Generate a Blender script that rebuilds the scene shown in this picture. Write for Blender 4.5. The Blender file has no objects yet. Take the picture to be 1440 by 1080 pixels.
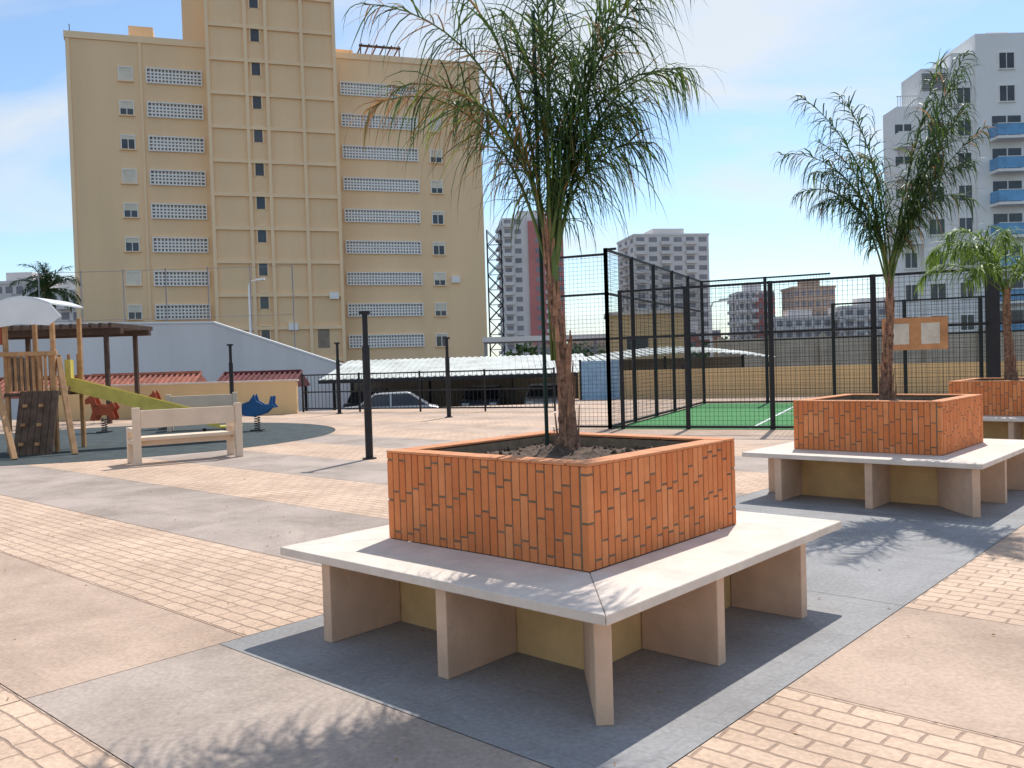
import bpy, bmesh, math, random
from mathutils import Vector, Matrix, noise as mnoise
random.seed(7)
R=random.random
def U(a,b): return a+(b-a)*R()
scene=bpy.context.scene
V=Vector
# ---------------------------------------------------------------- materials
def mat(name,col,rough=.8,var=.15,scale=4.,bump=.0,bscale=None,spec=.3,metal=0.,trans=0.,col2=None,detail=4,streak=False):
    m=bpy.data.materials.new(name); m.use_nodes=True
    nt=m.node_tree; n=nt.nodes; l=nt.links; b=n['Principled BSDF']
    b.inputs['Roughness'].default_value=rough; b.inputs['Metallic'].default_value=metal
    b.inputs['Specular IOR Level'].default_value=spec
    tc=n.new('ShaderNodeTexCoord'); src=tc.outputs['Object']
    if streak:
        mp=n.new('ShaderNodeMapping'); mp.inputs['Scale'].default_value=(1,1,.12); l.new(src,mp.inputs[0]); src2=mp.outputs[0]
    else: src2=src
    nz=n.new('ShaderNodeTexNoise'); nz.inputs['Scale'].default_value=scale; nz.inputs['Detail'].default_value=detail; nz.inputs['Roughness'].default_value=.65
    l.new(src2,nz.inputs['Vector'])
    r=n.new('ShaderNodeValToRGB'); c=V(col[:3])
    lo=c*(1-var*1.3); hi=c*(1+var)
    if col2: lo=V(col2)
    r.color_ramp.elements[0].position=.32; r.color_ramp.elements[1].position=.68
    r.color_ramp.elements[0].color=(*lo,1); r.color_ramp.elements[1].color=(*hi,1)
    l.new(nz.outputs['Fac'],r.inputs[0]); l.new(r.outputs[0],b.inputs['Base Color'])
    if bump:
        n2=n.new('ShaderNodeTexNoise'); n2.inputs['Scale'].default_value=bscale or scale*6; n2.inputs['Detail'].default_value=3
        l.new(src,n2.inputs['Vector'])
        bp=n.new('ShaderNodeBump'); bp.inputs['Strength'].default_value=bump; bp.inputs['Distance'].default_value=.02
        l.new(n2.outputs['Fac'],bp.inputs['Height']); l.new(bp.outputs[0],b.inputs['Normal'])
    if trans:
        t=n.new('ShaderNodeBsdfTranslucent'); l.new(r.outputs[0],t.inputs[0])
        mx=n.new('ShaderNodeMixShader'); mx.inputs[0].default_value=trans
        l.new(b.outputs[0],mx.inputs[1]); l.new(t.outputs[0],mx.inputs[2]); l.new(mx.outputs[0],n['Material Output'].inputs[0])
    return m
def stamped(name,c1,c2,cm,bw,bh,mort,stain=.3,bump=.6,rough=.75):
    m=bpy.data.materials.new(name); m.use_nodes=True
    nt=m.node_tree; n=nt.nodes; l=nt.links; b=n['Principled BSDF']; b.inputs['Roughness'].default_value=rough
    b.inputs['Specular IOR Level'].default_value=.3
    tc=n.new('ShaderNodeTexCoord')
    wn=n.new('ShaderNodeTexNoise'); wn.inputs['Scale'].default_value=7; wn.inputs['Detail'].default_value=2; l.new(tc.outputs['UV'],wn.inputs['Vector'])
    ad=n.new('ShaderNodeVectorMath'); ad.operation='MULTIPLY_ADD'; l.new(wn.outputs['Color'],ad.inputs[0]); ad.inputs[1].default_value=(.03,.03,0); l.new(tc.outputs['UV'],ad.inputs[2])
    br=n.new('ShaderNodeTexBrick'); l.new(ad.outputs[0],br.inputs['Vector'])
    br.inputs['Scale'].default_value=1; br.inputs['Brick Width'].default_value=bw; br.inputs['Row Height'].default_value=bh
    br.inputs['Mortar Size'].default_value=mort; br.inputs['Mortar Smooth'].default_value=.7; br.inputs['Bias'].default_value=0
    br.inputs['Color1'].default_value=(*c1,1); br.inputs['Color2'].default_value=(*c2,1); br.inputs['Mortar'].default_value=(*cm,1)
    n1=n.new('ShaderNodeTexNoise'); n1.inputs['Scale'].default_value=.8; n1.inputs['Detail'].default_value=7; n1.inputs['Roughness'].default_value=.72; n1.inputs['Distortion'].default_value=.4
    l.new(tc.outputs['Object'],n1.inputs['Vector'])
    rp=n.new('ShaderNodeValToRGB'); rp.color_ramp.elements[0].position=.35; rp.color_ramp.elements[1].position=.6
    k=1-stain; rp.color_ramp.elements[0].color=(k,k*.97,k*.94,1); rp.color_ramp.elements[1].color=(1.04,1.03,1.02,1)
    l.new(n1.outputs['Fac'],rp.inputs[0])
    mx=n.new('ShaderNodeMix'); mx.data_type='RGBA'; mx.blend_type='MULTIPLY'; mx.inputs[0].default_value=1
    l.new(br.outputs['Color'],mx.inputs[6]); l.new(rp.outputs[0],mx.inputs[7])
    n3=n.new('ShaderNodeTexNoise'); n3.inputs['Scale'].default_value=38; n3.inputs['Detail'].default_value=4; l.new(tc.outputs['Object'],n3.inputs['Vector'])
    r3=n.new('ShaderNodeMapRange'); r3.inputs[1].default_value=.3; r3.inputs[2].default_value=.7; r3.inputs[3].default_value=.84; r3.inputs[4].default_value=1.1
    l.new(n3.outputs['Fac'],r3.inputs[0])
    m2=n.new('ShaderNodeMix'); m2.data_type='RGBA'; m2.blend_type='MULTIPLY'; m2.inputs[0].default_value=1
    l.new(mx.outputs[2],m2.inputs[6]); l.new(r3.outputs[0],m2.inputs[7]); l.new(m2.outputs[2],b.inputs['Base Color'])
    h=n.new('ShaderNodeMath'); h.operation='MULTIPLY_ADD'; l.new(br.outputs['Fac'],h.inputs[0]); h.inputs[1].default_value=-1; l.new(n3.outputs['Fac'],h.inputs[2])
    bp=n.new('ShaderNodeBump'); bp.inputs['Strength'].default_value=bump; bp.inputs['Distance'].default_value=.01
    l.new(h.outputs[0],bp.inputs['Height']); l.new(bp.outputs[0],b.inputs['Normal'])
    return m
M={}
M['pave_brick']=stamped('stamped_brick_paving',(.70,.51,.37),(.63,.45,.325),(.41,.285,.21),.215,.11,.010,.22)
M['pave_smooth']=stamped('smooth_peach_paving',(.56,.41,.31),(.53,.39,.295),(.50,.37,.28),1.2,.8,.003,.30,.25)
M['pave_tan']=stamped('smooth_greytan_paving',(.46,.375,.315),(.44,.36,.305),(.41,.34,.29),.9,.6,.003,.34,.25)
M['pave_grey']=stamped('grey_paving',(.325,.32,.32),(.315,.312,.312),(.28,.278,.28),.42,.21,.005,.25,.2)
M['joint']=mat('paving_joint',(.20,.16,.14),.9)
M['retain']=mat('retaining_concrete',(.45,.42,.38),.9)
M['rubber']=mat('rubber_safety_floor',(.055,.07,.072),.9,.25,3,.3)
M['asphalt']=mat('asphalt',(.055,.055,.058),.9,.2,2)
M['slab']=mat('cream_concrete',(.76,.65,.555),.75,.09,5,.2,60,spec=.2)
M['panel']=mat('peach_concrete',(.68,.46,.32),.8,.12,3,.15,50)
M['core']=mat('yellow_plaster',(.72,.46,.21),.85,.12,3,.15)
M['mortar']=mat('mortar',(.23,.175,.12),.95,.2,20,.3)
for i,c in enumerate([(.71,.235,.08),(.64,.20,.066),(.77,.28,.105),(.67,.20,.062)]):
    M['brick%d'%i]=mat('clay_brick_%d'%i,c,.75,.07,9,.25,90)
M['cap']=mat('clay_cap',(.68,.28,.125),.75,.1,8,.3,60)
M['soil']=mat('soil',(.13,.09,.065),.95,.5,18,.8,60)
M['black']=mat('black_painted_steel',(.022,.022,.026),.5,.2,4)
M['greenpost']=mat('dark_green_post',(.01,.035,.025),.6)
M['turf']=mat('artificial_turf',(.08,.26,.09),.95,.15,6,.4,200)
M['white']=mat('white_line',(.75,.76,.75),.8)
M['yellow']=mat('yellow_render',(.78,.54,.28),.9,.09,.35,.1,8,streak=True)
M['bldyellow']=mat('ochre_render',(.88,.625,.375),.9,.07,.16,0,streak=True)
M['bldyellow2']=mat('ochre_render_band',(.92,.68,.43),.9,.05,.2,0,streak=True)
M['grille']=mat('white_lattice',(.86,.84,.80),.8,.05)
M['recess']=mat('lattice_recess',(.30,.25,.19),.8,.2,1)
M['dark']=mat('dark_void',(.06,.05,.045),.7,.3,1)
M['glass']=mat('window_glass',(.04,.048,.06),.12,.4,.5,spec=.6)
M['blind']=mat('roller_blind',(.72,.66,.54),.7,.1,1)
M['wwall']=mat('white_render',(.74,.72,.71),.85,.1,.3,streak=True)
M['bwhite']=mat('white_building_render',(.86,.85,.83),.85,.04,.2,streak=True)
M['bblue']=mat('blue_balcony_glass',(.12,.34,.60),.15,.2,1,spec=.6)
M['pink']=mat('red_render',(.58,.22,.20),.85,.06,.2)
M['farwhite']=mat('far_white_render',(.74,.69,.66),.85,.05,.2)
M['fargrey']=mat('far_grey',(.29,.28,.30),.7,.2,.2)  # even grey for distant window openings, louvres and thin posts
M['brown']=mat('far_brown_render',(.50,.37,.29),.85,.05,.2)
M['terra']=mat('terracotta',(.42,.16,.11),.85,.25,3)
M['maroon']=mat('maroon_canvas',(.17,.05,.05),.8,.3,2)
M['canopy']=mat('corrugated_canopy',(.56,.58,.54),.6,.2,1)
M['wood']=mat('play_wood',(.52,.29,.14),.7,.2,5)
M['playpanel']=mat('dark_play_panel',(.13,.085,.06),.8,.3,5)
M['darkwood']=mat('dark_wood',(.09,.055,.04),.8,.2,5)
M['silver']=mat('sheet_steel',(.78,.79,.80),.4,.05,2,metal=.2)
M['slide']=mat('yellow_plastic',(.60,.50,.11),.5,.15,3)
M['red']=mat('red_panel',(.42,.08,.03),.5)
M['blue']=mat('blue_panel',(.02,.11,.28),.5)
M['carpaint']=mat('silver_car_paint',(.5,.51,.53),.3,.03,2,metal=.3,spec=.6)
M['carpaint2']=mat('dark_car_paint',(.05,.06,.09),.3,.03,2,spec=.6)
M['tyre']=mat('tyre',(.02,.02,.02),.8)
M['trunk']=mat('palm_trunk',(.26,.15,.10),.95,.4,22,.9,60,col2=(.08,.045,.03))
M['boot']=mat('palm_leaf_bases',(.34,.19,.12),.9,.35,15,.5)
M['rachis']=mat('palm_rachis',(.12,.17,.05),.7)
M['leafA']=mat('palm_leaf_green',(.075,.145,.035),.5,.3,6,trans=.35)
M['leafB']=mat('palm_leaf_dark',(.038,.08,.028),.5,.3,6,trans=.3)
M['leafC']=mat('palm_leaf_yellow',(.22,.33,.05),.5,.3,6,trans=.4)
M['leafD']=mat('palm_leaf_dry',(.42,.24,.11),.8,.3,6,trans=.3)
M['bush']=mat('foliage',(.07,.11,.045),.7,.4,1,trans=.2)
M['notice']=mat('cork_notice_board',(.56,.28,.13),.8)
M['paper']=mat('notice_papers',(.66,.62,.52),.8)
M['ltblue']=mat('pale_blue_door',(.30,.46,.62),.6)
M['beige']=mat('beige_block_wall',(.54,.45,.35),.9,.12,1.2,.2,6)
M['panel2']=mat('cream_bench_concrete',(.76,.60,.45),.8,.06,3,.1,50)

# ---------------------------------------------------------------- mesh builder
class Part:
    def __init__(s,m,smooth=False,bevel=0): s.v=[];s.f=[];s.m=m;s.smooth=smooth;s.bevel=bevel;s.uv=None
    def poly(s,pts):
        i=len(s.v); s.v+= [tuple(p) for p in pts]; s.f.append(tuple(range(i,i+len(pts))))
    def hexa(s,o,a,b,c):
        o=V(o);a=V(a);b=V(b);c=V(c); i=len(s.v)
        s.v+=[tuple(p) for p in (o,o+a,o+a+b,o+b,o+c,o+a+c,o+a+b+c,o+b+c)]
        s.f+=[(i,i+3,i+2,i+1),(i+4,i+5,i+6,i+7),(i,i+1,i+5,i+4),(i+1,i+2,i+6,i+5),(i+2,i+3,i+7,i+6),(i+3,i,i+4,i+7)]
    def box(s,x0,x1,y0,y1,z0,z1): s.hexa((x0,y0,z0),(x1-x0,0,0),(0,y1-y0,0),(0,0,z1-z0))
    def beam(s,p,q,w,h=None,up=(0,0,1)):
        p=V(p);q=V(q);h=h or w; d=(q-p).normalized(); up=V(up)
        if abs(d.dot(up))>.98: up=V((0,1,0))
        a=d.cross(up).normalized()*w; b=a.cross(d).normalized()*h
        s.hexa(p-a/2-b/2,a,b,q-p)
    def tube(s,pts,rs,n=8,cap=True,jit=0):
        pts=[V(p) for p in pts]; i0=len(s.v)
        for k,p in enumerate(pts):
            d=(pts[min(k+1,len(pts)-1)]-pts[max(k-1,0)]).normalized()
            u=V((1,0,0)) if abs(d.x)<.9 else V((0,1,0))
            a=d.cross(u).normalized(); b=d.cross(a)
            r=rs[k] if isinstance(rs,(list,tuple)) else rs
            for j in range(n):
                t=2*math.pi*j/n; rr=r*(1+U(-jit,jit))
                s.v.append(tuple(p+a*math.cos(t)*rr+b*math.sin(t)*rr))
        for k in range(len(pts)-1):
            for j in range(n):
                s.f.append((i0+k*n+j,i0+k*n+(j+1)%n,i0+(k+1)*n+(j+1)%n,i0+(k+1)*n+j))
        if cap:
            s.f.append(tuple(i0+j for j in range(n))[::-1]); s.f.append(tuple(i0+(len(pts)-1)*n+j for j in range(n)))
    def extr(s,pts,vec):
        n=len(pts); i=len(s.v); vec=V(vec)
        s.v+=[tuple(V(p)) for p in pts]+[tuple(V(p)+vec) for p in pts]
        s.f.append(tuple(range(i,i+n))[::-1]); s.f.append(tuple(range(i+n,i+2*n)))
        for k in range(n): s.f.append((i+k,i+(k+1)%n,i+n+(k+1)%n,i+n+k))
class Ob:
    def __init__(s,name): s.name=name; s.p={}
    def __call__(s,part,m=None,**k):
        if part not in s.p: s.p[part]=Part(M[m],**k)
        return s.p[part]
    def done(s):
        ps={k:p for k,p in s.p.items() if p.f}
        if not ps: return
        root=None
        if len(ps)>1:
            root=bpy.data.objects.new(s.name,None); scene.collection.objects.link(root); root.empty_display_size=.2
        for k,p in ps.items():
            me=bpy.data.meshes.new(k); me.from_pydata(p.v,[],p.f); me.materials.append(p.m)
            bm=bmesh.new(); bm.from_mesh(me); bmesh.ops.recalc_face_normals(bm,faces=bm.faces); bm.to_mesh(me); bm.free()
            if p.smooth:
                for q in me.polygons: q.use_smooth=True
            o=bpy.data.objects.new(k if root else s.name,me); scene.collection.objects.link(o)
            if root: o.parent=root
            if p.bevel:
                b=o.modifiers.new('b','BEVEL'); b.width=p.bevel; b.segments=2; b.limit_method='ANGLE'
        return root

# ---------------------------------------------------------------- plaza frame
F=V((.356,3.56,0)); eR=V((.668,.744,0)).normalized(); eL=V((-eR.y,eR.x,0))
def P(r,t,z=0): return F+eR*r+eL*t+V((0,0,z))
def clip(poly,x0,x1,y0,y1):
    for ax,lim,sg in ((0,x0,1),(0,x1,-1),(1,y0,1),(1,y1,-1)):
        out=[]
        for i in range(len(poly)):
            a=poly[i];b=poly[(i+1)%len(poly)]
            da=(a[ax]-lim)*sg; db=(b[ax]-lim)*sg
            if da>=0: out.append(a)
            if (da>=0)!=(db>=0):
                t=da/(da-db); out.append(a+(b-a)*t)
        poly=out
        if not poly: return []
    return poly
g=Ob('ground'); gp=g('sheet','asphalt'); gp.poly([(-3000,-3000,-1.6),(3000,-3000,-1.6),(3000,3000,-1.6),(-3000,3000,-1.6)]); g.done()
g=Ob('parking_lot'); g('surface','asphalt').box(-44,2.1,31.52,48,-1.55,-1.0); g('surface','asphalt').box(2.15,40,35.02,48,-1.55,-1.0); g.done()
pl=Ob('plaza_platform')
pp=pl('platform_top','joint'); pp.poly([(-45,-6,-.005),(45,-6,-.005),(45,35,-.005),(2.2,35,-.005),(2.2,31.5,-.005),(-45,31.5,-.005)])
pw=pl('retaining_wall','retain')
pw.box(-45,2.2,31.2,31.5,-1.6,-.02); pw.box(2.2,45,34.7,35,-1.6,-.02); pw.box(-45,45,-6,-5.7,-1.6,-.02); pw.box(-45,-44.7,-5.7,31.2,-1.6,-.02); pw.box(44.7,45,-5.7,34.7,-1.6,-.02)
pl.done()
panels={'pave_brick':[], 'pave_smooth':[], 'pave_tan':[], 'pave_grey':[]}
def panel(r0,r1,t0,t1,m):
    g=.003
    poly=[P(r0+g,t0+g),P(r1-g,t0+g),P(r1-g,t1-g),P(r0+g,t1-g)]
    for rc in ((-45,2.2,-6,31.5),(2.2,45,-6,35)):
        c=clip(poly,*rc)
        if len(c)>2: panels[m].append(c)
LB=[-9.3,-8,-6.7,-5.3,-4,-2.7,-1.38,-.2,1.15,2.8,4.45,6.1,7.8,9.4,11.1,12.8,14.4,16.1,17.8,19.5,21.1,22.8,24.5,26.2,28,30]
for i in range(len(LB)-1):
    sm=(i%2==0)
    ts=[2.45,7.3,12.2,17.1,22,27,32,40]
    for j in range(len(ts)-1):
        m='pave_brick' if not sm else ('pave_tan' if LB[i]>1 and LB[i]<9 and j<3 else 'pave_smooth')
        panel(LB[i],LB[i+1],ts[j],ts[j+1],m)
RB=[-9,-7.5,-5.8,-4.1,-2.4,-.7,.94,2.57,4.31,6,7.7,9.4,11.1,12.8,14.5,16.2,17.9,19.6,21.3,23,24.7,26.4,28]
for i in range(len(RB)-1):
    for a,b in ((-.335,-4.9),(-4.9,-9.8),(-9.8,-20),(-20,-40)):
        panel(RB[i],RB[i+1],b,a,'pave_smooth' if i%2==0 else 'pave_brick')
panel(-9,-5,-.335,2.45,'pave_brick'); panel(-5,-1.38,-.335,2.45,'pave_brick'); panel(-1.38,-.36,-.335,2.45,'pave_tan')
panel(-.36,2.6,-.335,2.45,'pave_grey'); 
for a in range(9): panel(2.6+3*a,5.6+3*a,-.335,2.45,'pave_grey')
root=bpy.data.objects.new('paving',None); scene.collection.objects.link(root)
for m,ls in panels.items():
    me=bpy.data.meshes.new(m); v=[];f=[]
    for c in ls:
        i=len(v); v+=[tuple(p) for p in c]; f.append(tuple(range(i,i+len(c))))
    me.from_pydata(v,[],f); uv=me.uv_layers.new(name='UVMap')
    for lp in me.loops:
        p=V(v[lp.vertex_index])-F; uv.data[lp.index].uv=(p.dot(eL)+50,p.dot(eR)+50)
    me.materials.append(M[m]); o=bpy.data.objects.new(m,me); scene.collection.objects.link(o); o.parent=root
pg=Ob('playground_rubber_floor'); q=pg('floor','rubber')
q.poly([(-9.7+5.4*math.cos(2*math.pi*i/64),20.6+5.4*math.sin(2*math.pi*i/64),.005) for i in range(64)]); pg.done()

# ---------------------------------------------------------------- planter benches
def planter(off):
    O=lambda r,t,z=0: P(r+off,t,z)
    o=Ob('planter_bench')
    s=o('seat_slab','slab',bevel=.006)
    A,B=2.50,2.36; r0,r1,t0,t1=.545,2.065,.49,2.01; z0,z1=.452,.5; g=.0015
    out=[(0,0),(A,0),(A,B),(0,B)]; inn=[(r0,t0),(r1,t0),(r1,t1),(r0,t1)]
    for i in range(4):
        j=(i+1)%4
        a,b,c,d=[V(x) for x in (out[i],out[j],inn[j],inn[i])]
        e=(b-a).normalized()*g
        pts=[a+e,b-e,c-e,d+e]
        s.extr([O(p.x,p.y,z0) for p in pts],(0,0,z1-z0))
    c=o('base_core','core'); c.hexa(O(r0+.01,t0+.01,0),eR*1.5,eL*1.5,(0,0,z0-.001))
    k=o('support_panel','panel',bevel=.005); w=.075; zp=z0-.002
    def pan(ra,ta,rb,tb):
        a=O(ra,ta);b=O(rb,tb);d=(b-a).normalized();n=V((-d.y,d.x,0))*w
        k.hexa(a-n/2,b-a,n,(0,0,zp))
    pan(.07,.07,r0+.02,t0+.02)
    for t in (1.03,1.97): pan(.04,t,r0+.005,t); pan(A-.04,t-.5 if t<1.5 else t,r1-.005,t-.5 if t<1.5 else t)
    for r in (1.03,2.02): pan(r,.04,r,t0+.005); pan(r-.45,B-.04,r-.45,t1-.005)
    zt=1.02; core=o('mortar','mortar'); th=.13; ins=.005
    L=1.52; H=zt-z1
    dirs=[(O(r0,t0),eR,-eL),(O(r1,t0),eL,eR),(O(r1,t1),-eR,eL),(O(r0,t1),-eL,-eR)]
    for (c0,e,n) in dirs:
        core.hexa(c0-n*ins+e*ins+V((0,0,z1)),e*(L-th-ins),-n*(th-ins),(0,0,H-.006))
        D=.04; n_c=26; run=L-D-.006; pt=run/n_c
        for ci in range(n_c):
            x=ci*pt; offz=[0,.13,.06,.19,.03,.16,.10][(ci*3+random.choice((0,0,1)))%7]
            z=-offz
            while z<H:
                a=max(z,0.002); b=min(z+.232,H)
                if b-a>.02:
                    kk=random.choice((0,0,0,1,2,3))
                    bp=o('bricks_%d'%kk,'brick%d'%kk,bevel=.003)
                    j=U(-.001,.001); pr=U(-.001,.0015)
                    bp.hexa(c0+e*(x+j)+n*pr+V((0,0,z1+a)),e*(pt-.0075),-n*D,(0,0,b-a))
                z+=.243
        m=6
        for ci in range(m):
            run2=L-th-.004
            cp=o('cap_tiles','cap',bevel=.004)
            cp.hexa(c0+e*(ci*run2/m+.0)+n*.003+V((0,0,zt+.001)),e*(run2/m-.005),-n*(th+.003),(0,0,.014+U(0,.002)))
    so=o('soil','soil',smooth=True); N=40; i0=len(so.v)
    for i in range(N+1):
        for j in range(N+1):
            a=.1+1.32*i/N; b=.1+1.32*j/N
            d=math.hypot(a-.76,b-.76)
            z=.955+.07*math.exp(-d*d/.06)+.03*mnoise.noise(V((a*7+off,b*7,3)))+.022*mnoise.noise(V((a*23,b*23,off)))+U(-.004,.004)
            so.v.append(tuple(O(r0+a,t0+b,z)))
    for i in range(N):
        for j in range(N):
            k0=i0+i*(N+1)+j; so.f.append((k0,k0+1,k0+N+2,k0+N+1))
    cl=o('soil_clods','soil')
    for _ in range(160):
        p=O(r0+U(.15,1.37),t0+U(.15,1.37),.965); q=U(.006,.022)
        cl.tube([p-V((0,0,q)),p,p+V((0,0,q))],[q*.5,q,q*.4],5,jit=.3)
    o.done()
    return O(1.305,1.25,0)
C1=planter(0); C2=planter(5.777); C3=planter(11.554)

# ---------------------------------------------------------------- palms
def frond(o,base,az,el,L,curve,nl=60,ll=.42,w=.011,pal=(('A',.5),('B',.38),('C',.07),('D',.05)),tipdry=0,start=.22,rr=.011,twist=0,grav=.3,cp=2.2,lf=.8):
    az=math.radians(az);el=math.radians(el)
    N=16; pts=[V(base)]; dirs=[]
    for k in range(N):
        s=(k+.5)/N; e=el-curve*s**cp
        az2=az+twist*s
        d=V((math.cos(e)*math.cos(az2),math.cos(e)*math.sin(az2),math.sin(e))); dirs.append(d)
        pts.append(pts[-1]+d*L/N)
    dirs.append(dirs[-1])
    o('rachis','rachis',smooth=True).tube(pts,[rr*(1-.85*k/N)+.0015 for k in range(N+1)],5)
    for i in range(nl):
        s=start+(1-start)*(i+R()*.8)/nl; x=s*N; k=min(int(x),N-1); fr=x-k
        p=pts[k].lerp(pts[k+1],fr); d=dirs[k]
        sd=d.cross(V((0,0,1)))
        if sd.length<.05: sd=V((math.sin(az),-math.cos(az),0))
        sd.normalize(); nm=sd.cross(d).normalized()
        for sg in (-1,1):
            ln=ll*(.5+.7*math.sin(math.pi*min(1,(s-start)/(1-start)*.85+.12)))*U(.5,1.25)
            fwd=U(.3,1.0)+s*.3; lift=U(-lf,lf*.8)
            q=(sd*sg*U(.3,1)+d*fwd+nm*lift).normalized()
            c=R(); acc=0; key='A'
            for kk,pr in pal:
                acc+=pr
                if c<acc: key=kk;break
            if R()<tipdry*(.2+s): key='D'
            pt=o('leaflets_'+key,'leaf'+key)
            M_=5; pos=p.copy(); wv=q.cross(V((U(-.5,.5),U(-.5,.5),1))).normalized()
            i0=len(pt.v); gr=grav*U(.2,1.7)
            for m in range(M_+1):
                ww=w*(1,1.15,1.0,.8,.5,.05)[m]*U(.85,1.1)
                pt.v.append(tuple(pos-wv*ww/2)); pt.v.append(tuple(pos+wv*ww/2))
                q=(q+V((U(-.09,.09),U(-.09,.09),-gr*(.5+m*.5)))).normalized(); pos=pos+q*ln/M_
            for m in range(M_): a=i0+2*m; pt.f.append((a,a+1,a+3,a+2))
def trunk(o,p0,p1,r0,r1,flare=1.0):
    p0=V(p0);p1=V(p1); N=34; pts=[];rs=[]
    for k in range(N+1):
        s=k/N; p=p0.lerp(p1,s)+V((.018*math.sin(s*5+p0.x),.01*math.sin(s*7),0)); pts.append(p)
        r=r0+(r1-r0)*min(1,s*1.6)+flare*.03*math.exp(-s*10)
        rs.append(r*(1+(.07 if k%3==0 else -.03)))
    o('trunk','trunk',smooth=True).tube(pts,rs,14,jit=.08)
    bt=o('leaf_bases','boot')
    for i in range(60):
        s=R()**.9; c=pts[int(s*N)]; a=U(0,6.28); r=rs[int(s*N)]
        n=V((math.cos(a),math.sin(a),0)); t=V((-n.y,n.x,0)); ln=U(.08,.25); w=U(.006,.02)
        b=c+n*r*.9; tip=b+V((0,0,ln))+n*U(.0,.02)
        bt.extr([b-t*w,b+t*w,tip+t*w*.3,tip-t*w*.3],n*.005)
    for i in range(7):
        a=U(0,6.28); n=V((math.cos(a),math.sin(a),0))*r1*.6
        o('rachis','rachis',smooth=True).tube([p1+n-V((0,0,.75)),p1+n*1.3-V((0,0,.3)),p1+n*1.2+V((0,0,.1))],[.010,.014,.010],5)
def fan(o,base,specs,**k):
    for sp in specs:
        b=V(base)+V((U(-.03,.03),U(-.03,.03),U(-.15,.1)))
        kk=dict(k)
        if len(sp)>4: kk.update(sp[4])
        frond(o,b,sp[0],sp[1],sp[2],sp[3],**kk)
p=Ob('palm_tree')
trunk(p,(C1.x+.03,C1.y,.95),(C1.x-.03,C1.y,2.3),.056,.034)
fan(p,(C1.x-.03,C1.y,2.2),[
 (183,80,2.1,1.4,dict(tipdry=.4)),(172,77,1.85,1.9,dict(tipdry=.55)),(200,79,1.65,1.8,dict(tipdry=.4)),(160,84,2.2,.9,dict(tipdry=.15)),
 (2,81,2.2,1.1),(14,80,1.8,1.5),(-22,79,1.4,1.9),(345,85,2.0,1.0),(90,86,1.8,.9),(272,86,1.7,.8),(20,85,1.6,.9),(10,82,1.3,1.3),(350,83,1.15,1.2),
 (60,88,2.3,.5),(120,86,1.9,.8),(300,84,1.5,1.2),(0,79,1.1,1.6),(150,83,1.45,1.2),(100,87,2.2,.4),(330,82,1.7,.9)],
 nl=56,ll=.47,w=.0098,start=.27,grav=.42,lf=1.1)
p.done()
st=Ob('support_stake'); st('stake','greenpost').tube([(C1.x-.09,C1.y+.06,.9),(C1.x-.1,C1.y+.06,3.7)],.012,8); st.done()
p=Ob('palm_tree')
trunk(p,(C2.x,C2.y,.95),(C2.x+.02,C2.y,2.4),.07,.04)
fan(p,(C2.x+.02,C2.y,2.35),[
 (180,79,2.35,.8),(172,79,2.1,1.5),(200,80,1.8,1.7),(215,83,2.1,1.0),(185,76,1.6,1.8),(178,82,1.9,1.0),
 (0,73,2.5,.2,dict(nl=84)),(8,70,2.25,.4,dict(nl=80)),(-15,74,2.45,.2,dict(nl=84)),(-10,69,2.0,.6,dict(tipdry=.2)),(20,75,2.55,.2,dict(nl=80)),(-30,77,2.0,.5),(90,82,1.8,1.2),(320,77,1.6,1.3),(190,76,1.3,2.0),(350,72,1.3,1.9)],
 nl=62,ll=.38,w=.0135,grav=.42,lf=1.1,pal=(('A',.42),('B',.5),('C',.05),('D',.03)))
p.done()
p=Ob('palm_tree')
trunk(p,(C3.x-.05,C3.y,.95),(C3.x-.1,C3.y,2.5),.085,.055)
fan(p,(C3.x-.1,C3.y,2.45),[(180,60,1.7,2.3),(165,45,1.5,2.0),(200,70,1.6,2.3),(215,40,1.4,2.0),(240,65,1.6,2.3),(0,60,1.7,2.2),(30,60,1.6,2.3),(330,60,1.6,2.3),(280,60,1.5,2.3),(90,70,1.6,2.1),(130,60,1.6,2.2),(185,80,1.7,2.0)],
 nl=50,ll=.42,w=.02,pal=(('C',.75),('A',.22),('B',.03)))
p.done()

# ---------------------------------------------------------------- light posts
def lpost(x,y,h=2.42):
    o=Ob('post_light')
    a=o('lower_post','black',smooth=False); a.tube([(x,y,0),(x,y,.02)],.12,16); a.tube([(x,y,.02),(x,y,h-.56)],.064,16)
    b=o('upper_post','black'); b.tube([(x,y,h-.56),(x,y,h-.06)],.045,14); b.tube([(x,y,h-.06),(x,y,h-.03)],.05,14); b.box(x-.09,x+.09,y-.05,y+.05,h-.03,h+.02)
    o.done()
lpost(-2.42,14.6,2.45); lpost(-8.75,27.3,2.35); lpost(-5.75,29,2.35); lpost(-1.85,25.3,2.3)

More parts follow.
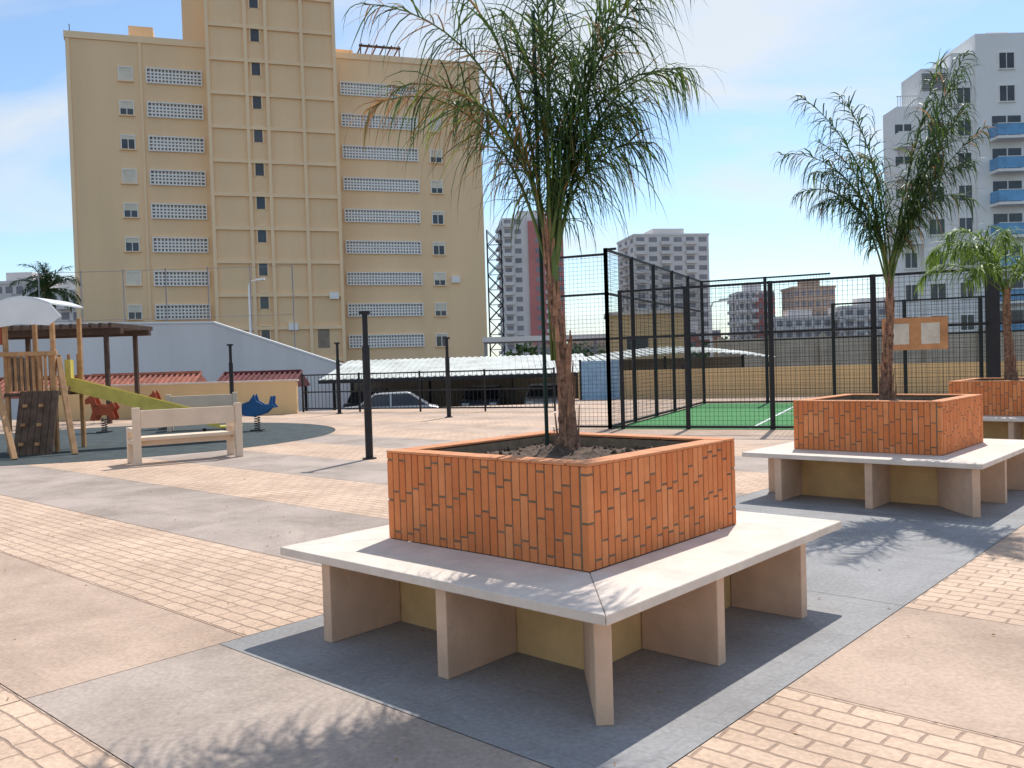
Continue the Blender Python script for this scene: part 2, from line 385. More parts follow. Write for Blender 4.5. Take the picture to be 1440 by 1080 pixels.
# ---------------------------------------------------------------- park benches
def bench(p,q):
    p=V(p);q=V(q);e=(q-p).normalized();n=V((-e.y,e.x,0));L=(q-p).length
    o=Ob('park_bench'); a=o('end_frames','panel2',bevel=.01)
    for s in (0.0,L-.12):
        b=p+e*s
        a.hexa(b,e*.12,n*.10,(0,0,.97)); a.hexa(b+n*.48,e*.12,n*.10,(0,0,.62))
        a.hexa(b+n*.101+V((0,0,.54)),e*.12,n*.378,(0,0,.079)); a.hexa(b+n*.101+V((0,0,.34)),e*.12,n*.378,(0,0,.07))
    c=o('backrest','panel2',bevel=.01); c.hexa(p+e*.121+n*.02+V((0,0,.62)),e*(L-.242),n*.06,(0,0,.30))
    d=o('seat','panel2',bevel=.01); d.hexa(p+e*.121+n*.08+V((0,0,.40)),e*(L-.242),n*.42,(0,0,.06))
    d.hexa(p+e*.121+n*.25+V((0,0,.30)),e*(L-.242),n*.08,(0,0,.098))
    o.done()
bench((-6.35,14.6,0),(-4.85,15.65,0)); bench((-9.0,22.7,0),(-7.3,23.2,0))

# ---------------------------------------------------------------- playground
o=Ob('playground_tower')
w=o('timber_posts','wood',bevel=.008)
bx,by=-10.15,17.6
for dx in (0,.95):
    for dy in (0,1.1): w.beam((bx+dx,by+dy,0),(bx+dx,by+dy,2.75),.08)
for a,b in (((bx-.15,by-.3,2.0),(bx+.85,by-1.35,.0)),((bx-.15,by-.3,2.0),(bx-1.0,by-1.3,0)),((bx+1.0,by+.1,1.9),(bx+1.6,by-.6,0))): w.beam(a,b,.10)
w.beam((bx-.3,by-.3,2.0),(bx+1.05,by-.05,2.0),.09)
w.beam((bx-3.2,by-.6,2.0),(bx-.3,by-.3,2.0),.10)
w.beam((bx-3.2,by-.6,2.0),(bx-2.6,by-1.6,0),.11); w.beam((bx-3.2,by-.6,2.0),(bx-3.7,by+.5,0),.11)
d=o('deck','playpanel'); d.box(bx-.05,bx+1.0,by-.05,by+1.15,1.15,1.22)
for i in range(8): w.box(bx+.05+i*.12,bx+.10+i*.12,by-.05,by-.01,1.25,1.95)
for i in range(9): d.box(bx-.05,bx-.01,by+.05+i*.12,by+.10+i*.12,1.25,1.95)
w.box(bx,bx+.95,by-.06,by,1.95,2.02)
for i in range(5): w.box(bx+.03+i*.2,bx+.09+i*.2,by+1.16,by+1.2,1.22,2.0)
c=o('climbing_panel','playpanel'); 
for i in range(6): c.extr([(bx+.3+i*.13,by-.45,0),(bx+.42+i*.13,by-.45,0),(bx+.42+i*.13,by-.1,1.25),(bx+.3+i*.13,by-.1,1.25)],(0,.05,0))
h=o('climbing_holds','wood')
for i in range(6): 
    f=.15+(i//2)*.3; h.box(bx+.42+(i%2)*.32,bx+.50+(i%2)*.32,by-.50+.35*f,by-.44+.35*f,f*1.25,f*1.25+.06)
l=o('play_table','playpanel'); l.box(bx-1.3,bx-.35,by-.8,by+.2,.72,.8); l.box(bx-1.2,bx-1.1,by-.7,by-.6,0,.72); l.box(bx-.5,bx-.4,by-.7,by-.6,0,.72); l.box(bx-1.2,bx-1.1,by,by+.1,0,.72); l.box(bx-.5,bx-.4,by,by+.1,0,.72)
for i in range(6): l.box(bx-1.2+i*.16,bx-1.15+i*.16,by-.82,by-.78,.8,1.25)
r=o('curved_roof','silver'); N=14; prof=[]
for i in range(N+1):
    s=i/N; prof.append((bx-.15+1.2*s, 2.9+.22*math.sin(math.pi*(.1+.8*s))))
for i in range(N):
    a=prof[i];b=prof[i+1]
    r.hexa((a[0],by-.2,a[1]),(b[0]-a[0],0,b[1]-a[1]),(0,1.3,0),(0,0,.03))
ap=o('roof_front_panel','silver'); ap.extr([V((x,by-.22,z)) for x,z in prof[::2]]+[V((bx+1.25,by-.22,2.72)),V((bx+1.0,by-.22,2.55)),V((bx+.45,by-.22,2.60)),V((bx-.05,by-.22,2.53)),V((bx-.3,by-.22,2.62))],(0,.015,0))
o('flag_panel','red').box(bx-.3,bx-.08,by,by+.04,2.2,2.6)
s=o('slide','slide'); a=V((bx+1.0,by+.6,1.22)); b=V((bx+3.7,by+1.6,.30)); dd=(b-a).normalized(); n=V((-dd.y,dd.x,0)).normalized()
s.hexa(a-n*.25,b-a,n*.5,(0,0,.04)); 
for q in (-.27,.25): s.hexa(a+n*q,b-a,n*.03,(0,0,.28))
s.hexa(b-n*.25,V((dd.x,dd.y,0))*.5,n*.5,(0,0,.04)); s.hexa(a-n*.3+V((-.1,0,.1)),V((.1,.04,0)),n*.6,(0,0,.55))
o('slide_leg','black').beam(b+V((-.3,-.1,0)),(b.x-.3,b.y-.1,0),.06)
o.done()
o=Ob('playground_pergola'); k=o('posts','darkwood')
for x in (-12.6,-16.2,-20):
    k.beam((x,27.3,0),(x,27.3,2.8),.12); k.beam((x,29.4,0),(x,29.4,2.8),.12)
k=o('roof_beams','darkwood')
k.box(-21.5,-12.1,27.2,27.4,2.8,2.98); k.box(-21.5,-12.1,29.3,29.5,2.8,2.98)
for i in range(32): k.box(-21.6+i*.3,-21.5+i*.3,26.8,29.9,2.981,3.12)
o.done()
def spring(o,x,y):
    s=o('spring','black'); pts=[(x+.07*math.cos(i*.6),y+.07*math.sin(i*.6),.03+.34*i/60) for i in range(61)]; s.tube(pts,.014,5)
    s.box(x-.15,x+.15,y-.15,y+.15,0,.03)
def rider(name,prof,x,y,col,sc=1):
    o=Ob(name); spring(o,x,y)
    for dy in (-.14,.11): o('side_panels',col,bevel=.005).extr([V((x+a*sc,y+dy,.36+b*sc)) for a,b in prof],(0,.03,0))
    o('seat','darkwood').box(x-.12,x+.16,y-.11,y+.11,.55,.59); o('handle','black').tube([(x-.16,y-.22,.72),(x-.16,y+.22,.72)],.015,6)
    o.done()
dol=[(-.5,.12),(-.4,.22),(-.32,.34),(-.15,.40),(-.02,.58),(.03,.40),(.2,.30),(.34,.30),(.40,.52),(.46,.50),(.44,.32),(.52,.22),(.38,.20),(.25,.08),(0,.0),(-.25,.02),(-.38,.10)]
hor=[(-.45,.42),(-.44,.52),(-.30,.62),(-.26,.72),(-.2,.62),(-.12,.40),(.15,.34),(.28,.46),(.38,.30),(.30,.20),(.36,-.0),(.24,-.05),(.16,.1),(-.1,.1),(-.2,-.05),(-.32,-.02),(-.24,.2),(-.28,.42),(-.38,.40)]
rider('dolphin_spring_rider',dol,-6.5,22.2,'blue',1.0)
rider('horse_spring_rider',hor,-10.9,23.3,'red')
rider('horse_spring_rider',hor,-9.5,23.9,'red')

# ---------------------------------------------------------------- walls, railing, carpark
o=Ob('yellow_garden_wall'); o('wall','yellow').box(-16,-7.4,30,30.2,-.0,1.12); o('coping','slab').box(-16.05,-7.35,29.97,30.23,1.121,1.18); o.done()
o=Ob('white_ramp_wall'); o('wall','wwall').extr([(-45,49,-1.6),(-5,49,-1.6),(-5,49,.9),(-8,49,1.1),(-16.6,49,4.2),(-45,49,4.8)],(0,.3,0)); o('coping','bwhite').extr([(-45,48.95,4.81),(-16.6,48.95,4.21),(-8,48.95,1.11),(-8,48.95,1.2),(-16.6,48.95,4.32),(-45,48.95,4.92)],(0,.4,0)); o.done()
o=Ob('yellow_wall'); o('wall','yellow').hexa((2.6,34.3,0),(13.4,-4.4,0),(.07,.2,0),(0,0,1.08)); o('wall_far','yellow').hexa((16.02,29.88,0),(14,-4.6,0),(.07,.2,0),(0,0,1.08)); o.done()
o=Ob('beige_boundary_wall'); o('wall','beige').hexa((12,52,-1.6),(40,-5,0),(.05,.3,0),(0,0,4.1))
for i in range(14): o('piers','beige').hexa((12.2+i*2.9,51.7-i*.3625,-1.6),(.35,-.04,0),(.02,.2,0),(0,0,4.25))
o.done()
o=Ob('small_yellow_building'); o('walls','yellow').hexa((5.6,50,-1.6),(4.5,-.5,0),(.4,4,0),(0,0,5.6)); o('roof_edge','slab').hexa((5.4,49.8,4.01),(4.9,-.55,0),(.4,4.4,0),(0,0,.2)); o('window','glass').hexa((6.6,49.86,1.8),(1.2,-.13,0),(0,.01,0),(0,0,1)); o.done()
def railing(p,q,h=1.3):
    p=V(p);q=V(q);e=(q-p).normalized();L=(q-p).length;o=Ob('metal_railing');r=o('rails','black');n=int(L/2)
    for z in (.12,.7,h): r.beam(p+V((0,0,z)),q+V((0,0,z)),.045)
    po=o('posts','black')
    for i in range(n+1): po.beam(p+e*L*i/n,p+e*L*i/n+V((0,0,h+.05)),.06)
    b=o('balusters','black')
    m=int(L/.15)
    for i in range(m): b.beam(p+e*L*(i+.5)/m+V((0,0,.12)),p+e*L*(i+.5)/m+V((0,0,h)),.014)
    o.done()
railing((-7.4,30.9,0),(1.3,26.9,0)); 
o=Ob('carport'); c=o('corrugated_roof','canopy')
def roof(x0,x1,y0,y1,z0,z1,n=60,arch=.0):
    for i in range(n):
        a=x0+(x1-x0)*i/n; w=(x1-x0)/n; hz=.03*(i%2); za=arch*math.sin(math.pi*i/n)
        c.hexa((a,y0,z0+hz+za),(w,0,0),(0,y1-y0,z1-z0),(0,0,.04))
roof(-8,3.5,36.2,43,1.0,1.8,80)
roof(3.6,11.5,38,43,1.35,1.65,50,.35)
k=o('columns','black')
for x in (-7.8,-4,0,3.4,7.5,11.3):
    k.beam((x,38.3,-1.0),(x,38.3,1.2),.12); k.beam((x,42.7,-1.0),(x,42.7,1.6),.12)
k.box(-8,3.5,36.15,36.2,.88,1.03)
o('rear_wall','recess').box(-8,11.5,43.2,43.5,-1.0,1.5)
o.done()
def car(x,y,az,m,zb=-1.0):
    o=Ob('parked_car'); Rm=Matrix.Rotation(az,3,'Z'); T=lambda a,b,c: V((x,y,zb))+Rm@V((a,b,c))
    prof=[(-2.1,.35),(-2.12,.75),(-1.95,.92),(-1.0,1.0),(1.5,1.0),(2.0,.9),(2.1,.6),(2.05,.3)]
    o('body',m,bevel=.05).extr([T(a,-.85,c) for a,c in prof],Rm@V((0,1.7,0)))
    cab=[(-1.1,1.0),(-.45,1.42),(.9,1.46),(1.6,1.0)]
    top=[(-.5,1.43),(-.3,1.48),(.8,1.5),(.95,1.45)]
    g=o('cabin_glass','glass'); i=len(g.v)
    for yy,sc in ((-.8,1),(.8,1)):
        g.v+=[tuple(T(a,yy*(1 if c<1.2 else .82),c)) for a,c in cab]
    g.f+=[(i,i+1,i+2,i+3),(i+7,i+6,i+5,i+4),(i,i+4,i+5,i+1),(i+1,i+5,i+6,i+2),(i+2,i+6,i+7,i+3)]
    o('roof',m,bevel=.02).extr([T(a,-.67,c) for a,c in top],Rm@V((0,1.34,0)))
    pl=o('pillars',m)
    for sg in (-1,1):
        for a0,a1 in (((-1.1),(-.45)),(.15,.15),(1.6,.9)): pl.beam(T(a0,.81*sg,1.0),T(a1,.67*sg,1.46),.06)
    for a in (-1.3,1.3):
        for yy in (-.88,.68): o('wheels','tyre').tube([T(a,yy,.32),T(a,yy+.2,.32)],.32,18); 
        o('hubcaps','silver').tube([T(a,-.89,.32),T(a,-.885,.32)],.19,14)
    o('lights','white').hexa(T(-2.14,-.75,.7),Rm@V((.03,0,0)),Rm@V((0,.3,0)),(0,0,.12)); o('lights','white').hexa(T(-2.14,.45,.7),Rm@V((.03,0,0)),Rm@V((0,.3,0)),(0,0,.12))
    o.done()
car(-4.9,34.2,.12,'carpaint'); car(-1.3,40,1.5,'carpaint2'); car(1.5,40,1.5,'carpaint'); car(-6.5,40,1.55,'carpaint2')
# tiled shelters behind the garden wall: sloped roof towards the plaza, tile ribs, ridge, posts
for a,b,c,z,h,m in ((-17.0,-12.6,34,.72,.75,'terra'),(-12.3,-9.0,36,.85,.55,'maroon'),(-22,-17.3,35,.75,.7,'terra')):
    o=Ob('tiled_roof_shelter'); k=o('roof_slopes',m); k2=o('tile_ribs',m)
    k.extr([(a,c,z),(a,c+1.5,z+h),(a,c+3,z),(a,c+3,z-.08),(a,c,z-.08)],(b-a,0,0))
    n_=int((b-a)/.22)
    for i in range(n_+1):
        x=a+(b-a)*i/n_
        k2.beam((x,c,z+.03),(x,c+1.5,z+h+.03),.09,.06)
    k2.beam((a,c+1.5,z+h+.05),(b,c+1.5,z+h+.05),.16,.10)
    for x in (a+.15,b-.15): o('legs','black').beam((x,c+.2,-1.0),(x,c+.2,z-.08),.09); o('legs','black').beam((x,c+2.8,-1.0),(x,c+2.8,z-.08),.09)
    o.done()

# ---------------------------------------------------------------- padel court
A=V((2.15,19.4,0)); a_=V((.91,-.41,0)).normalized(); b_=V((-a_.y,a_.x,0))
o=Ob('padel_court_turf'); k=o('turf','turf'); k.poly([A+V((0,0,.006)),A+a_*20+V((0,0,.006)),A+a_*20+b_*10+V((0,0,.006)),A+b_*10+V((0,0,.006))])
k=o('lines','white'); k.hexa(A+a_*3+b_*.1+V((0,0,.009)),a_*.06,b_*9.8,(0,0,.003)); k.hexa(A+a_*3.06+b_*4.97+V((0,0,.009)),a_*13.9,b_*.06,(0,0,.003)); o.done()
o=Ob('padel_court_fence'); fr=o('frame','black'); ms=o('wire_mesh','black')
def section(p,e,L,h,mesh=True,z0=0,t=.07,mids=(2.0,)):
    fr.beam(p+V((0,0,z0)),p+V((0,0,h)),t*1.2)
    for z in [h-.03,z0+.05]+[m for m in mids if m<h-.3]: fr.beam(p+e*.05+V((0,0,z)),p+e*(L-.05)+V((0,0,z)),t*.7)
    if mesh:
        n=int(L/.09)
        for i in range(1,n): ms.beam(p+e*L*i/n+V((0,0,z0+.05)),p+e*L*i/n+V((0,0,h-.03)),.0055)
        m=int((h-z0)/.09)
        for i in range(1,m): ms.beam(p+e*.04+V((0,0,z0+(h-z0)*i/m)),p+e*(L-.04)+V((0,0,z0+(h-z0)*i/m)),.0055)
pos=[.3,1.75,3.5,5.45,7.5,9.5,11.5,13.5,15.5,17.5,19.5]
for i in range(10): section(A+a_*pos[i],a_,pos[i+1]-pos[i],3.05)
section(A,a_,.3,4.0); section(A-a_*1.15,a_,1.15,3.9,mids=(2.0,3.0))
for i in range(5): section(A+b_*2*i,b_,2.0,4.0,mids=(3.0,))
for i in range(10): section(A+b_*10+a_*2*i,a_,2.0,4.0 if i<2 else 3.05,mids=(2.0,))
section(A+b_*10+a_*20,-b_,10,4.0)
fr.beam(A+a_*7.5,A+a_*7.5+V((0,0,3.05)),.18)
o.done()
o=Ob('notice_board'); q=A+a_*5.6-b_*.08; o('board','notice').hexa(q+V((0,0,1.55)),a_*1.15,b_*.03,(0,0,.62))
for i in range(2): o('papers','paper').hexa(q-b_*.006+a_*(.16+.53*i)+V((0,0,1.66)),a_*.32,b_*.004,(0,0,.4))
o.done()
o=Ob('blue_kiosk_door'); q=V((2.7,33.9,0)); o('door','ltblue').hexa(q,V((1.4,-.45,0)),V((.03,.1,0)),(0,0,1.5)); o('frame','black').hexa(q+V((-.08,.0,0)),V((.07,-.02,0)),V((.03,.1,0)),(0,0,1.55)); o.done()
o=Ob('padel_net'); q=A+a_*10; k=o('net','black')
for i in range(100): k.beam(q+b_*i*.1,q+b_*i*.1+V((0,0,.88)),.006)
for i in range(9): k.beam(q+V((0,0,.1*i)),q+b_*10+V((0,0,.1*i)),.006)
o('tape','white').hexa(q+V((0,0,.88)),b_*10,a_*.02,(0,0,.06)); o.done()

# ---------------------------------------------------------------- ochre apartment block
S0=V((-36.5,73,0)); es=V((.952,.306,0)).normalized(); en=V((es.y,-es.x,0))
def W(s,d,z): return S0+es*s+en*d+V((0,0,z))
o=Ob('ochre_apartment_building')
wl=o('walls','bldyellow')
def wbox(pt,s0,s1,d0,d1,z0,z1): pt.hexa(W(s0,d0,z0),es*(s1-s0),en*(d1-d0),V((0,0,z1-z0)))
wbox(wl,.4,11.4,-14,0,-1.6,29.5); wbox(wl,22.3,36,-14,0,-1.6,29.5)
wbox(wl,11.4,22.3,-14,1.8,-1.6,37.5)
wbox(wl,9.5,11.39,-12,-1.5,29.5,34.3); wbox(wl,22.31,24.5,-12,-3,29.5,31.4)
wbox(wl,5,7,-6,-3,29.5,32.0)
tr=o('bands_and_parapet','bldyellow2')
wbox(tr,.3,11.38,-.3,.12,29.5,30.05); wbox(tr,22.32,36.1,-.3,.12,29.5,30.05); wbox(tr,.25,.55,-14,-.31,29.51,30.05); wbox(tr,35.85,36.1,-14,-.31,29.51,30.05)
wbox(tr,6.0,6.2,0,.12,-1.6,29.49); wbox(tr,.4,.7,0,.08,-1.6,29.49)
rows=[26.8-2.87*k for k in range(9)]
for s in (11.4,14.5,16.2,19.2,22.0): wbox(tr,s,s+.28,1.8,2.05,-1.6,37.4)
for k in range(-3,10):
    z=25.2-2.87*k
    for a,b in ((11.68,14.5),(14.78,16.2),(16.48,19.2),(19.48,22.0)): wbox(tr,a,b,1.8,2.0,z-.15,z+.15)
gl=o('glass','glass'); fm=o('frames','grille'); gr=o('lattice_grilles','grille'); dk=o('grille_recess','recess'); bl=o('blinds','blind')
for k in range(-2,10):
    z=26.8-2.87*k
    if z>36.5: continue
    wbox(gl,15.1,15.8,1.8,1.83,z+.1,z+1.45); wbox(tr,15.0,15.1,1.8,1.92,z+.0,z+1.55); wbox(tr,15.8,15.9,1.8,1.92,z+.0,z+1.55); wbox(tr,15.101,15.799,1.8,1.92,z+1.45,z+1.55)
def lattice(s0,s1,z0,z1):
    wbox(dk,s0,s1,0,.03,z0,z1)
    wbox(gr,s0-.1,s1+.1,0,.22,z0-.1,z0); wbox(gr,s0-.1,s1+.1,0,.22,z1,z1+.1); wbox(gr,s0-.1,s0,0,.22,z0,z1); wbox(gr,s1,s1+.1,0,.22,z0,z1)
    n=int((s1-s0)/.27)
    for i in range(1,n): wbox(gr,s0+(s1-s0)*i/n-.06,s0+(s1-s0)*i/n+.06,.06,.14,z0,z1)
    for i in range(1,4): wbox(gr,s0,s1,.05,.13,z0+(z1-z0)*i/4-.065,z0+(z1-z0)*i/4+.065)
def window(s,z,w=1.0,h=1.2,closed=False,side=None):
    wbox(fm,s-.07,s,0,.1,z,z+h); wbox(fm,s+w,s+w+.07,0,.1,z,z+h); wbox(tr,s-.15,s+w+.15,0,.2,z-.1,z); wbox(fm,s,s+w,0,.1,z+h-.08,z+h)
    if closed: wbox(bl,s,s+w,0,.05,z,z+h-.08)
    else:
        c=U(.15,.6)*h
        wbox(bl,s,s+w,0,.05,z+h-.08-c,z+h-.08); wbox(gl,s,s+w,0,.03,z,z+h-.08-c); wbox(fm,s+w/2-.03,s+w/2+.03,.03,.07,z,z+h-.08-c)
for k,z in enumerate(rows):
    lattice(6.6,10.9,z-.55,z+.55); lattice(22.9,29.7,z-.5,z+.5)
    window(4.4,z-.55,closed=(k in (0,3,6))); 
    if k>0: window(31.0,z-.6,closed=(k in(1,)))
ac=o('air_conditioners','grille')
for s,z in ((21.0,7.6),(32.6,9.2),(17.4,4.9)): 
    d=1.8 if 11.4<s<22.3 else 0
    wbox(ac,s,s+.8,d,d+.35,z,z+.6)
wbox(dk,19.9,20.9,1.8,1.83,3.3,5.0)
rf=o('roof_pergola','darkwood')
for i in range(6): wbox(rf,25+i*.7,25.1+i*.7,-4,-1,31.3,31.42)
wbox(rf,24.8,28.7,-1.1,-1.0,31.1,31.3); wbox(rf,24.9,25,-1.1,-1,30.0,31.1); wbox(rf,28.5,28.6,-1.1,-1,30.0,31.1)
an=o('antennas','black'); an.beam(W(.6,-1,29.5),W(.6,-1,31),.05)
o.done()

# ---------------------------------------------------------------- white apartment block right
o=Ob('white_apartment_building'); wl=o('walls','bwhite')
Y0=80
for x0,x1,zt,yy,dp in ((36.2,38.19,24.0,1.2,3),(38.2,40.79,27.2,.6,4),(40.8,42.89,28.4,.3,6),(42.9,60,30.0,0,8)):
    wl.box(x0,x1,Y0+yy,Y0+yy+dp,-1.6,zt)
wl.box(45,47,Y0+2,Y0+6,30,30.8)
gl=o('glass','glass'); fm=o('balcony_slabs','bwhite'); bg=o('balcony_glass','bblue'); gy=o('louvres','fargrey'); fr=o('window_frames','grille')
def win(x,y,z,w=1.35,h=1.35):
    gl.box(x,x+w,y-.03,y,z,z+h); fr.box(x-.08,x,y-.1,y,z-.08,z+h+.08); fr.box(x+w,x+w+.08,y-.1,y,z-.08,z+h+.08); fr.box(x,x+w,y-.1,y,z+h,z+h+.08); fr.box(x-.1,x+w+.1,y-.18,y,z-.16,z-.081); fr.box(x+w/2-.03,x+w/2+.03,y-.06,y-.03,z,z+h)
def balc(x0,x1,z,y=Y0,g=True):
    gl.box(x0+.3,x1-.3,y-.03,y,z-1.1,z+.95); fm.box(x0,x1,y-1.5,y,z-1.4,z-1.15)
    gg=bg if g else fm
    gg.box(x0,x1,y-1.5,y-1.46,z-1.1,z-.1); gg.box(x0,x0+.04,y-1.45,y-.05,z-1.1,z-.1); fr.box(x0-.02,x1+.02,y-1.52,y-1.44,z-.099,z-.04); fr.box((x0+x1)/2-.05,(x0+x1)/2+.05,y-.1,y-.03,z-1.1,z+.95)
for k in range(11):
    z=27.5-2.95*k
    if k<2: win(45.0,Y0,z-.65)
    else: balc(44.0,47.2,z)
    if k>0: win(41.3,Y0+.3,z-.65,1.2)
    if k>1: win(38.7,Y0+.6,z-.65,1.4)
    if k>5: win(36.7,Y0+1.2,z-.65,1.1)
    elif k>1: balc(35.7,37.8,z-.2,Y0+1.2,False)
    if k>1: gl.box(47.7,49.0,Y0-.03,Y0,z-1.0,z+1.2)
    win(50.3,Y0,z-.65); balc(53,56,z); win(57.5,Y0,z-.65)
for i in range(9): gy.box(38.3,40.6,Y0+.5,Y0+.6,25.2+i*.18,25.3+i*.18)
for i in range(9): fr.box(36.3+i*.23,36.35+i*.23,Y0+1.22,Y0+1.27,24.01,24.9)
fr.box(36.2,38.15,Y0+1.2,Y0+1.28,24.901,24.97)
o.done()

# ---------------------------------------------------------------- distant towers
def tower(name,x,y,w,d,h,floors,m1,m2=None,bal=True,split=.5,rot=.0):
    o=Ob(name); Rm=Matrix.Rotation(rot,3,'Z')
    def B(pt,x0,x1,y0,y1,z0,z1): pt.hexa(V((x,y,0))+Rm@V((x0,y0,z0)),Rm@V((x1-x0,0,0)),Rm@V((0,y1-y0,0)),V((0,0,z1-z0)))
    a=o('walls',m1); B(a,-w/2,w/2,0,d,-1.6,h)
    if m2: B(o('colour_wall',m2),-w/2+w*split,w/2-.1,-.8,-.01,-1.6,h-1)
    B(o('roof_structure',m1),-w*.22,w*.2,2,d*.6,h,h+2.4)
    B(o('parapet',m1),-w/2-.2,w/2+.2,-.2,d+.2,h+.01,h+.6) if not m2 else None
    fh=(h+1.6)/floors; dk=o('window_openings','fargrey'); bs=o('balcony_slabs','farwhite')
    for k in range(floors):
        z=-1.6+fh*k
        n=6
        for i in range(n):
            x0=-w/2+w*(i+.18)/n; x1=-w/2+w*(i+.82)/n
            yf=-.8 if (m2 and x0>-w/2+w*split-.3) else 0
            if m2 and yf==0 and x1>-w/2+w*split: continue
            B(dk,x0,x1,yf-.08,yf-.005,z+fh*.35,z+fh*.85)
            if i%2==0 and bal: B(bs,x0-.4,x1+.4,yf-1.3,yf-.09,z+.05,z+fh*.38)
        for i in range(3): B(dk,-w/2-.08,-w/2-.01,d*(i+.2)/3,d*(i+.6)/3,z+fh*.35,z+fh*.8)
        B(bs,-w/2-1.2,-w/2-.09,d*.3,d*.7,z+.05,z+fh*.3) if bal else None
    o.done()
tower('distant_red_tower_block',7.5,260,18,16,44,16,'farwhite','pink',split=.42,rot=.1)
tower('distant_white_tower_block',48.5,260,23,18,37.5,14,'farwhite',rot=.15)
tower('distant_pink_apartment_block',62,220,9,10,17.5,7,'farwhite','pink',split=.5)
tower('distant_brown_apartment_block',80,230,11,10,18.5,7,'brown',bal=False)
tower('distant_white_apartment_block',88,210,16,10,12,5,'farwhite')
tower('distant_apartment_block',72,215,14,10,10,4,'farwhite')
tower('distant_apartment_block',40,200,16,10,7.5,4,'farwhite','pink')
tower('distant_white_apartment_block',-80,160,13,10,16.5,6,'farwhite')
tower('distant_white_apartment_block',-93,165,12,10,19,7,'farwhite')
tower('distant_white_apartment_block',-68,170,9,10,14,6,'farwhite')
tower('distant_apartment_block',20,190,30,10,4.5,3,'brown',bal=False)
o=Ob('lattice_mast'); k=o('truss','black'); mx,my=-1.35,87
for dx in (-.7,.7):
    for dy in (-.7,.7): k.beam((mx+dx,my+dy,-1.6),(mx+dx,my+dy,14.6),.11)
for i in range(11):
    z=-1.6+i*1.47
    for dy in (-.7,.7): k.beam((mx-.7,my+dy,z),(mx+.7,my+dy,z+1.47),.07); k.beam((mx+.7,my+dy,z),(mx-.7,my+dy,z+1.47),.07)
    k.beam((mx-.7,my-.7,z),(mx+.7,my-.7,z),.07)
o.done()
def lamp(x,y,h):
    o=Ob('street_lamp'); o('pole','grille').tube([(x,y,-1.6),(x,y,h*.5),(x,y,h-.3),(x+.15,y,h),(x+.7,y,h+.1)],[.1,.08,.06,.05,.04],8)
    o('lamp_head','grille').hexa((x+.5,y-.12,h+.02),(.6,0,.05),(0,.24,0),(0,0,.14)); o.done()
lamp(-17.8,60,7.6); lamp(11,48,4.5)
o=Ob('sports_net_fence'); k=o('posts','fargrey')
for i in range(7): k.beam((-30+i*2.7,56,-1.6),(-30+i*2.7,56,8.2),.06)
for z in (2,5,8.1): k.beam((-30,56,z),(-13.8,56,z),.025)
o.done()
o=Ob('flat_roof_shelter'); o('roof','farwhite').box(-2,10,62,68,3.0,3.35); k=o('posts','fargrey')
for x in (-1.8,2,6,9.8): k.beam((x,62.3,-1.6),(x,62.3,3),.2)
o.done()
def treemass(name,specs,n=900,sz=.5):
    o=Ob(name)
    k=o('foliage','bush'); k2=o('foliage_dark','leafB'); tk=o('stems','trunk')
    for (x,y,z,rx,rz) in specs:
        tk.tube([(x,y,-1.6),(x,y,z)],[.2,.1],6)
        for _ in range(n):
            a=U(0,6.28);ph=math.acos(U(-1,1)); rr=U(.5,1)*(1+.35*mnoise.noise(V((math.cos(a)*2+x,math.sin(a)*2,ph*2))))
            c=V((x+rx*rr*math.sin(ph)*math.cos(a),y+rx*rr*math.sin(ph)*math.sin(a),z+rz*rr*math.cos(ph)))
            u=V((U(-1,1),U(-1,1),U(-1,1))).normalized(); v=u.cross(V((U(-1,1),U(-1,1),U(-1,1)))).normalized()
            s=sz*U(.5,1.2); (k if R()<.6 else k2).poly([c-u*s,c+v*s*.5,c+u*s,c-v*s*.5])
    o.done()
treemass('distant_trees',[(-32,62,2.0,3,3),(-37,66,2.5,3,3),(-28,66,1.5,2.5,2.5),(2,110,1.5,3,2.5),(10,120,1,4,3),(22,115,1.2,5,2.6),(30,125,1.5,4,2.5),(17,100,0.5,3,2.2),(47,120,1,6,2)],500,.5)
o=Ob('date_palm'); bx,by,bz=-32.3,61,7.6
o('trunk','trunk').tube([(bx,by,-1.6),(bx+.2,by,bz)],[.35,.28],10,jit=.1)
for i in range(44):
    frond(o,(bx+.2,by,bz),U(0,360),U(-25,80),U(2.0,2.7),1.4,nl=26,ll=.5,w=.05,pal=(('A',.4),('B',.6)),rr=.04,start=.15,grav=.1)
o.done()
o=Ob('leaf_litter'); k=o('bits','leafD')
for _ in range(260):
    x=U(-5,5);y=U(2.5,14);a=U(0,3.14);l=U(.006,.02)
    u=V((math.cos(a),math.sin(a),0))*l; v=V((-u.y,u.x,0))*.3; c=V((x,y,.006)); k.poly([c-u,c-v,c+u,c+v+V((0,0,.006))])
o.done()

# ---------------------------------------------------------------- light, sky
sv=V((.37,.93,0)).normalized()*math.cos(math.radians(54))+V((0,0,math.sin(math.radians(54))))
sun=bpy.data.lights.new('sun','SUN'); sun.energy=4.4; sun.angle=math.radians(.5); sun.color=(1,.955,.89)
so=bpy.data.objects.new('sun',sun); scene.collection.objects.link(so); so.rotation_euler=sv.to_track_quat('Z','Y').to_euler()
w=bpy.data.worlds.new('World'); scene.world=w; w.use_nodes=True; n=w.node_tree.nodes; l=w.node_tree.links
bg=n['Background']; bg.inputs[1].default_value=.145
sk=n.new('ShaderNodeTexSky'); sk.sky_type='NISHITA'; sk.sun_disc=False; sk.sun_elevation=math.radians(54); sk.sun_rotation=math.atan2(.37,.93)
sk.air_density=1.0; sk.dust_density=.5; sk.ozone_density=1.2
tc=n.new('ShaderNodeTexCoord'); sx=n.new('ShaderNodeSeparateXYZ'); l.new(tc.outputs['Generated'],sx.inputs[0])
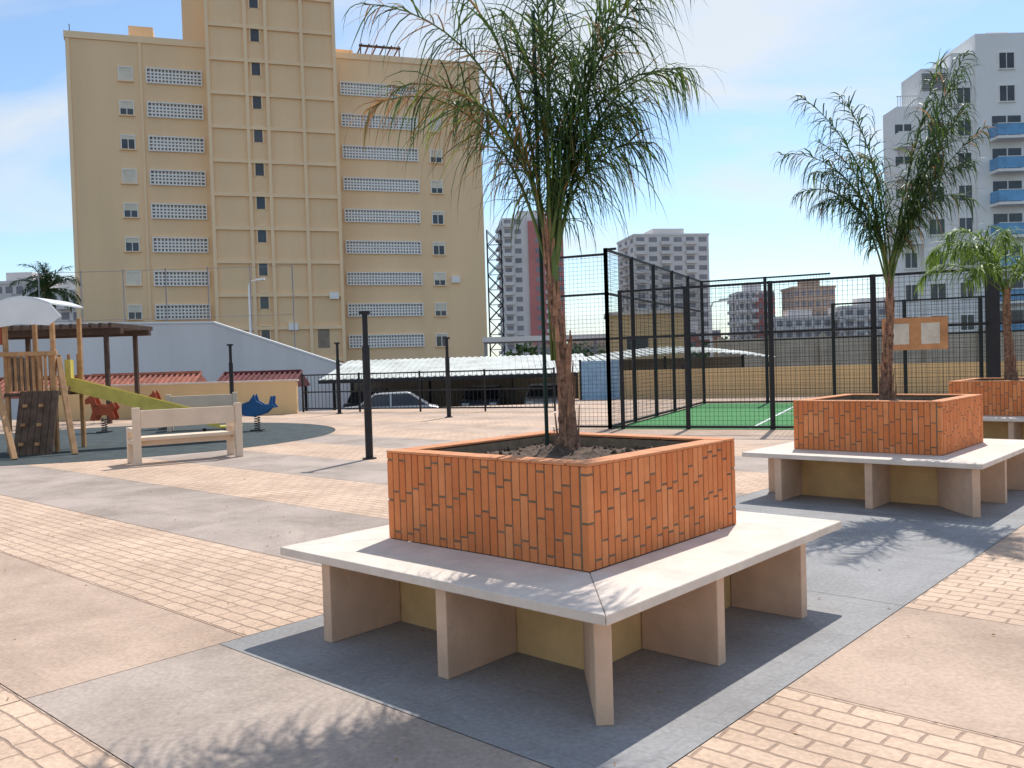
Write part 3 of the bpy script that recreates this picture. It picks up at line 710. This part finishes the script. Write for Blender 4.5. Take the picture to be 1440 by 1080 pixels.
mz=n.new('ShaderNodeMath'); mz.operation='ADD'; l.new(sx.outputs[2],mz.inputs[0]); mz.inputs[1].default_value=.22
mm=n.new('ShaderNodeMath'); mm.operation='MAXIMUM'; l.new(mz.outputs[0],mm.inputs[0]); mm.inputs[1].default_value=.08
cb=n.new('ShaderNodeCombineXYZ')
for i in (0,1):
    dv=n.new('ShaderNodeMath'); dv.operation='DIVIDE'; l.new(sx.outputs[i],dv.inputs[0]); l.new(mm.outputs[0],dv.inputs[1]); l.new(dv.outputs[0],cb.inputs[i])
mp=n.new('ShaderNodeMapping'); mp.inputs['Rotation'].default_value=(0,0,.7); mp.inputs['Scale'].default_value=(.8,1.7,1); mp.inputs['Location'].default_value=(3.1,.9,0); l.new(cb.outputs[0],mp.inputs[0])
nz=n.new('ShaderNodeTexNoise'); nz.inputs['Scale'].default_value=1.0; nz.inputs['Detail'].default_value=8; nz.inputs['Roughness'].default_value=.5; nz.inputs['Distortion'].default_value=.5; l.new(mp.outputs[0],nz.inputs['Vector'])
rp=n.new('ShaderNodeValToRGB'); rp.color_ramp.elements[0].position=.47; rp.color_ramp.elements[0].color=(.04,.04,.04,1); rp.color_ramp.elements[1].position=.64; rp.color_ramp.elements[1].color=(.85,.85,.85,1); l.new(nz.outputs['Fac'],rp.inputs[0])
tn=n.new('ShaderNodeMix'); tn.data_type='RGBA'; tn.blend_type='MULTIPLY'; tn.inputs[0].default_value=1; l.new(sk.outputs[0],tn.inputs[6]); tn.inputs[7].default_value=(.95,1.08,1.16,1)
mx=n.new('ShaderNodeMix'); mx.data_type='RGBA'; l.new(rp.outputs[0],mx.inputs[0]); l.new(tn.outputs[2],mx.inputs[6]); mx.inputs[7].default_value=(5.7,6.0,6.2,1)
l.new(mx.outputs[2],bg.inputs[0])
scene.view_settings.view_transform='Standard'; scene.view_settings.look='None'; scene.view_settings.exposure=0
# ---------------------------------------------------------------- camera
cd=bpy.data.cameras.new('camera'); cd.sensor_width=36; cd.lens=30.75; cd.clip_end=6000; cd.clip_start=.05
co=bpy.data.objects.new('camera',cd); scene.collection.objects.link(co)
pt=31/1230; th=.03
fw=V((0,math.cos(pt),-math.sin(pt))); r0=V((1,0,0)); u0=V((0,math.sin(pt),math.cos(pt)))
up=u0*math.cos(th)+r0*math.sin(th); rt=r0*math.cos(th)-u0*math.sin(th)
mt=Matrix((rt,up,-fw)).transposed().to_4x4(); mt.translation=V((0,0,1.55)); co.matrix_world=mt
scene.camera=co
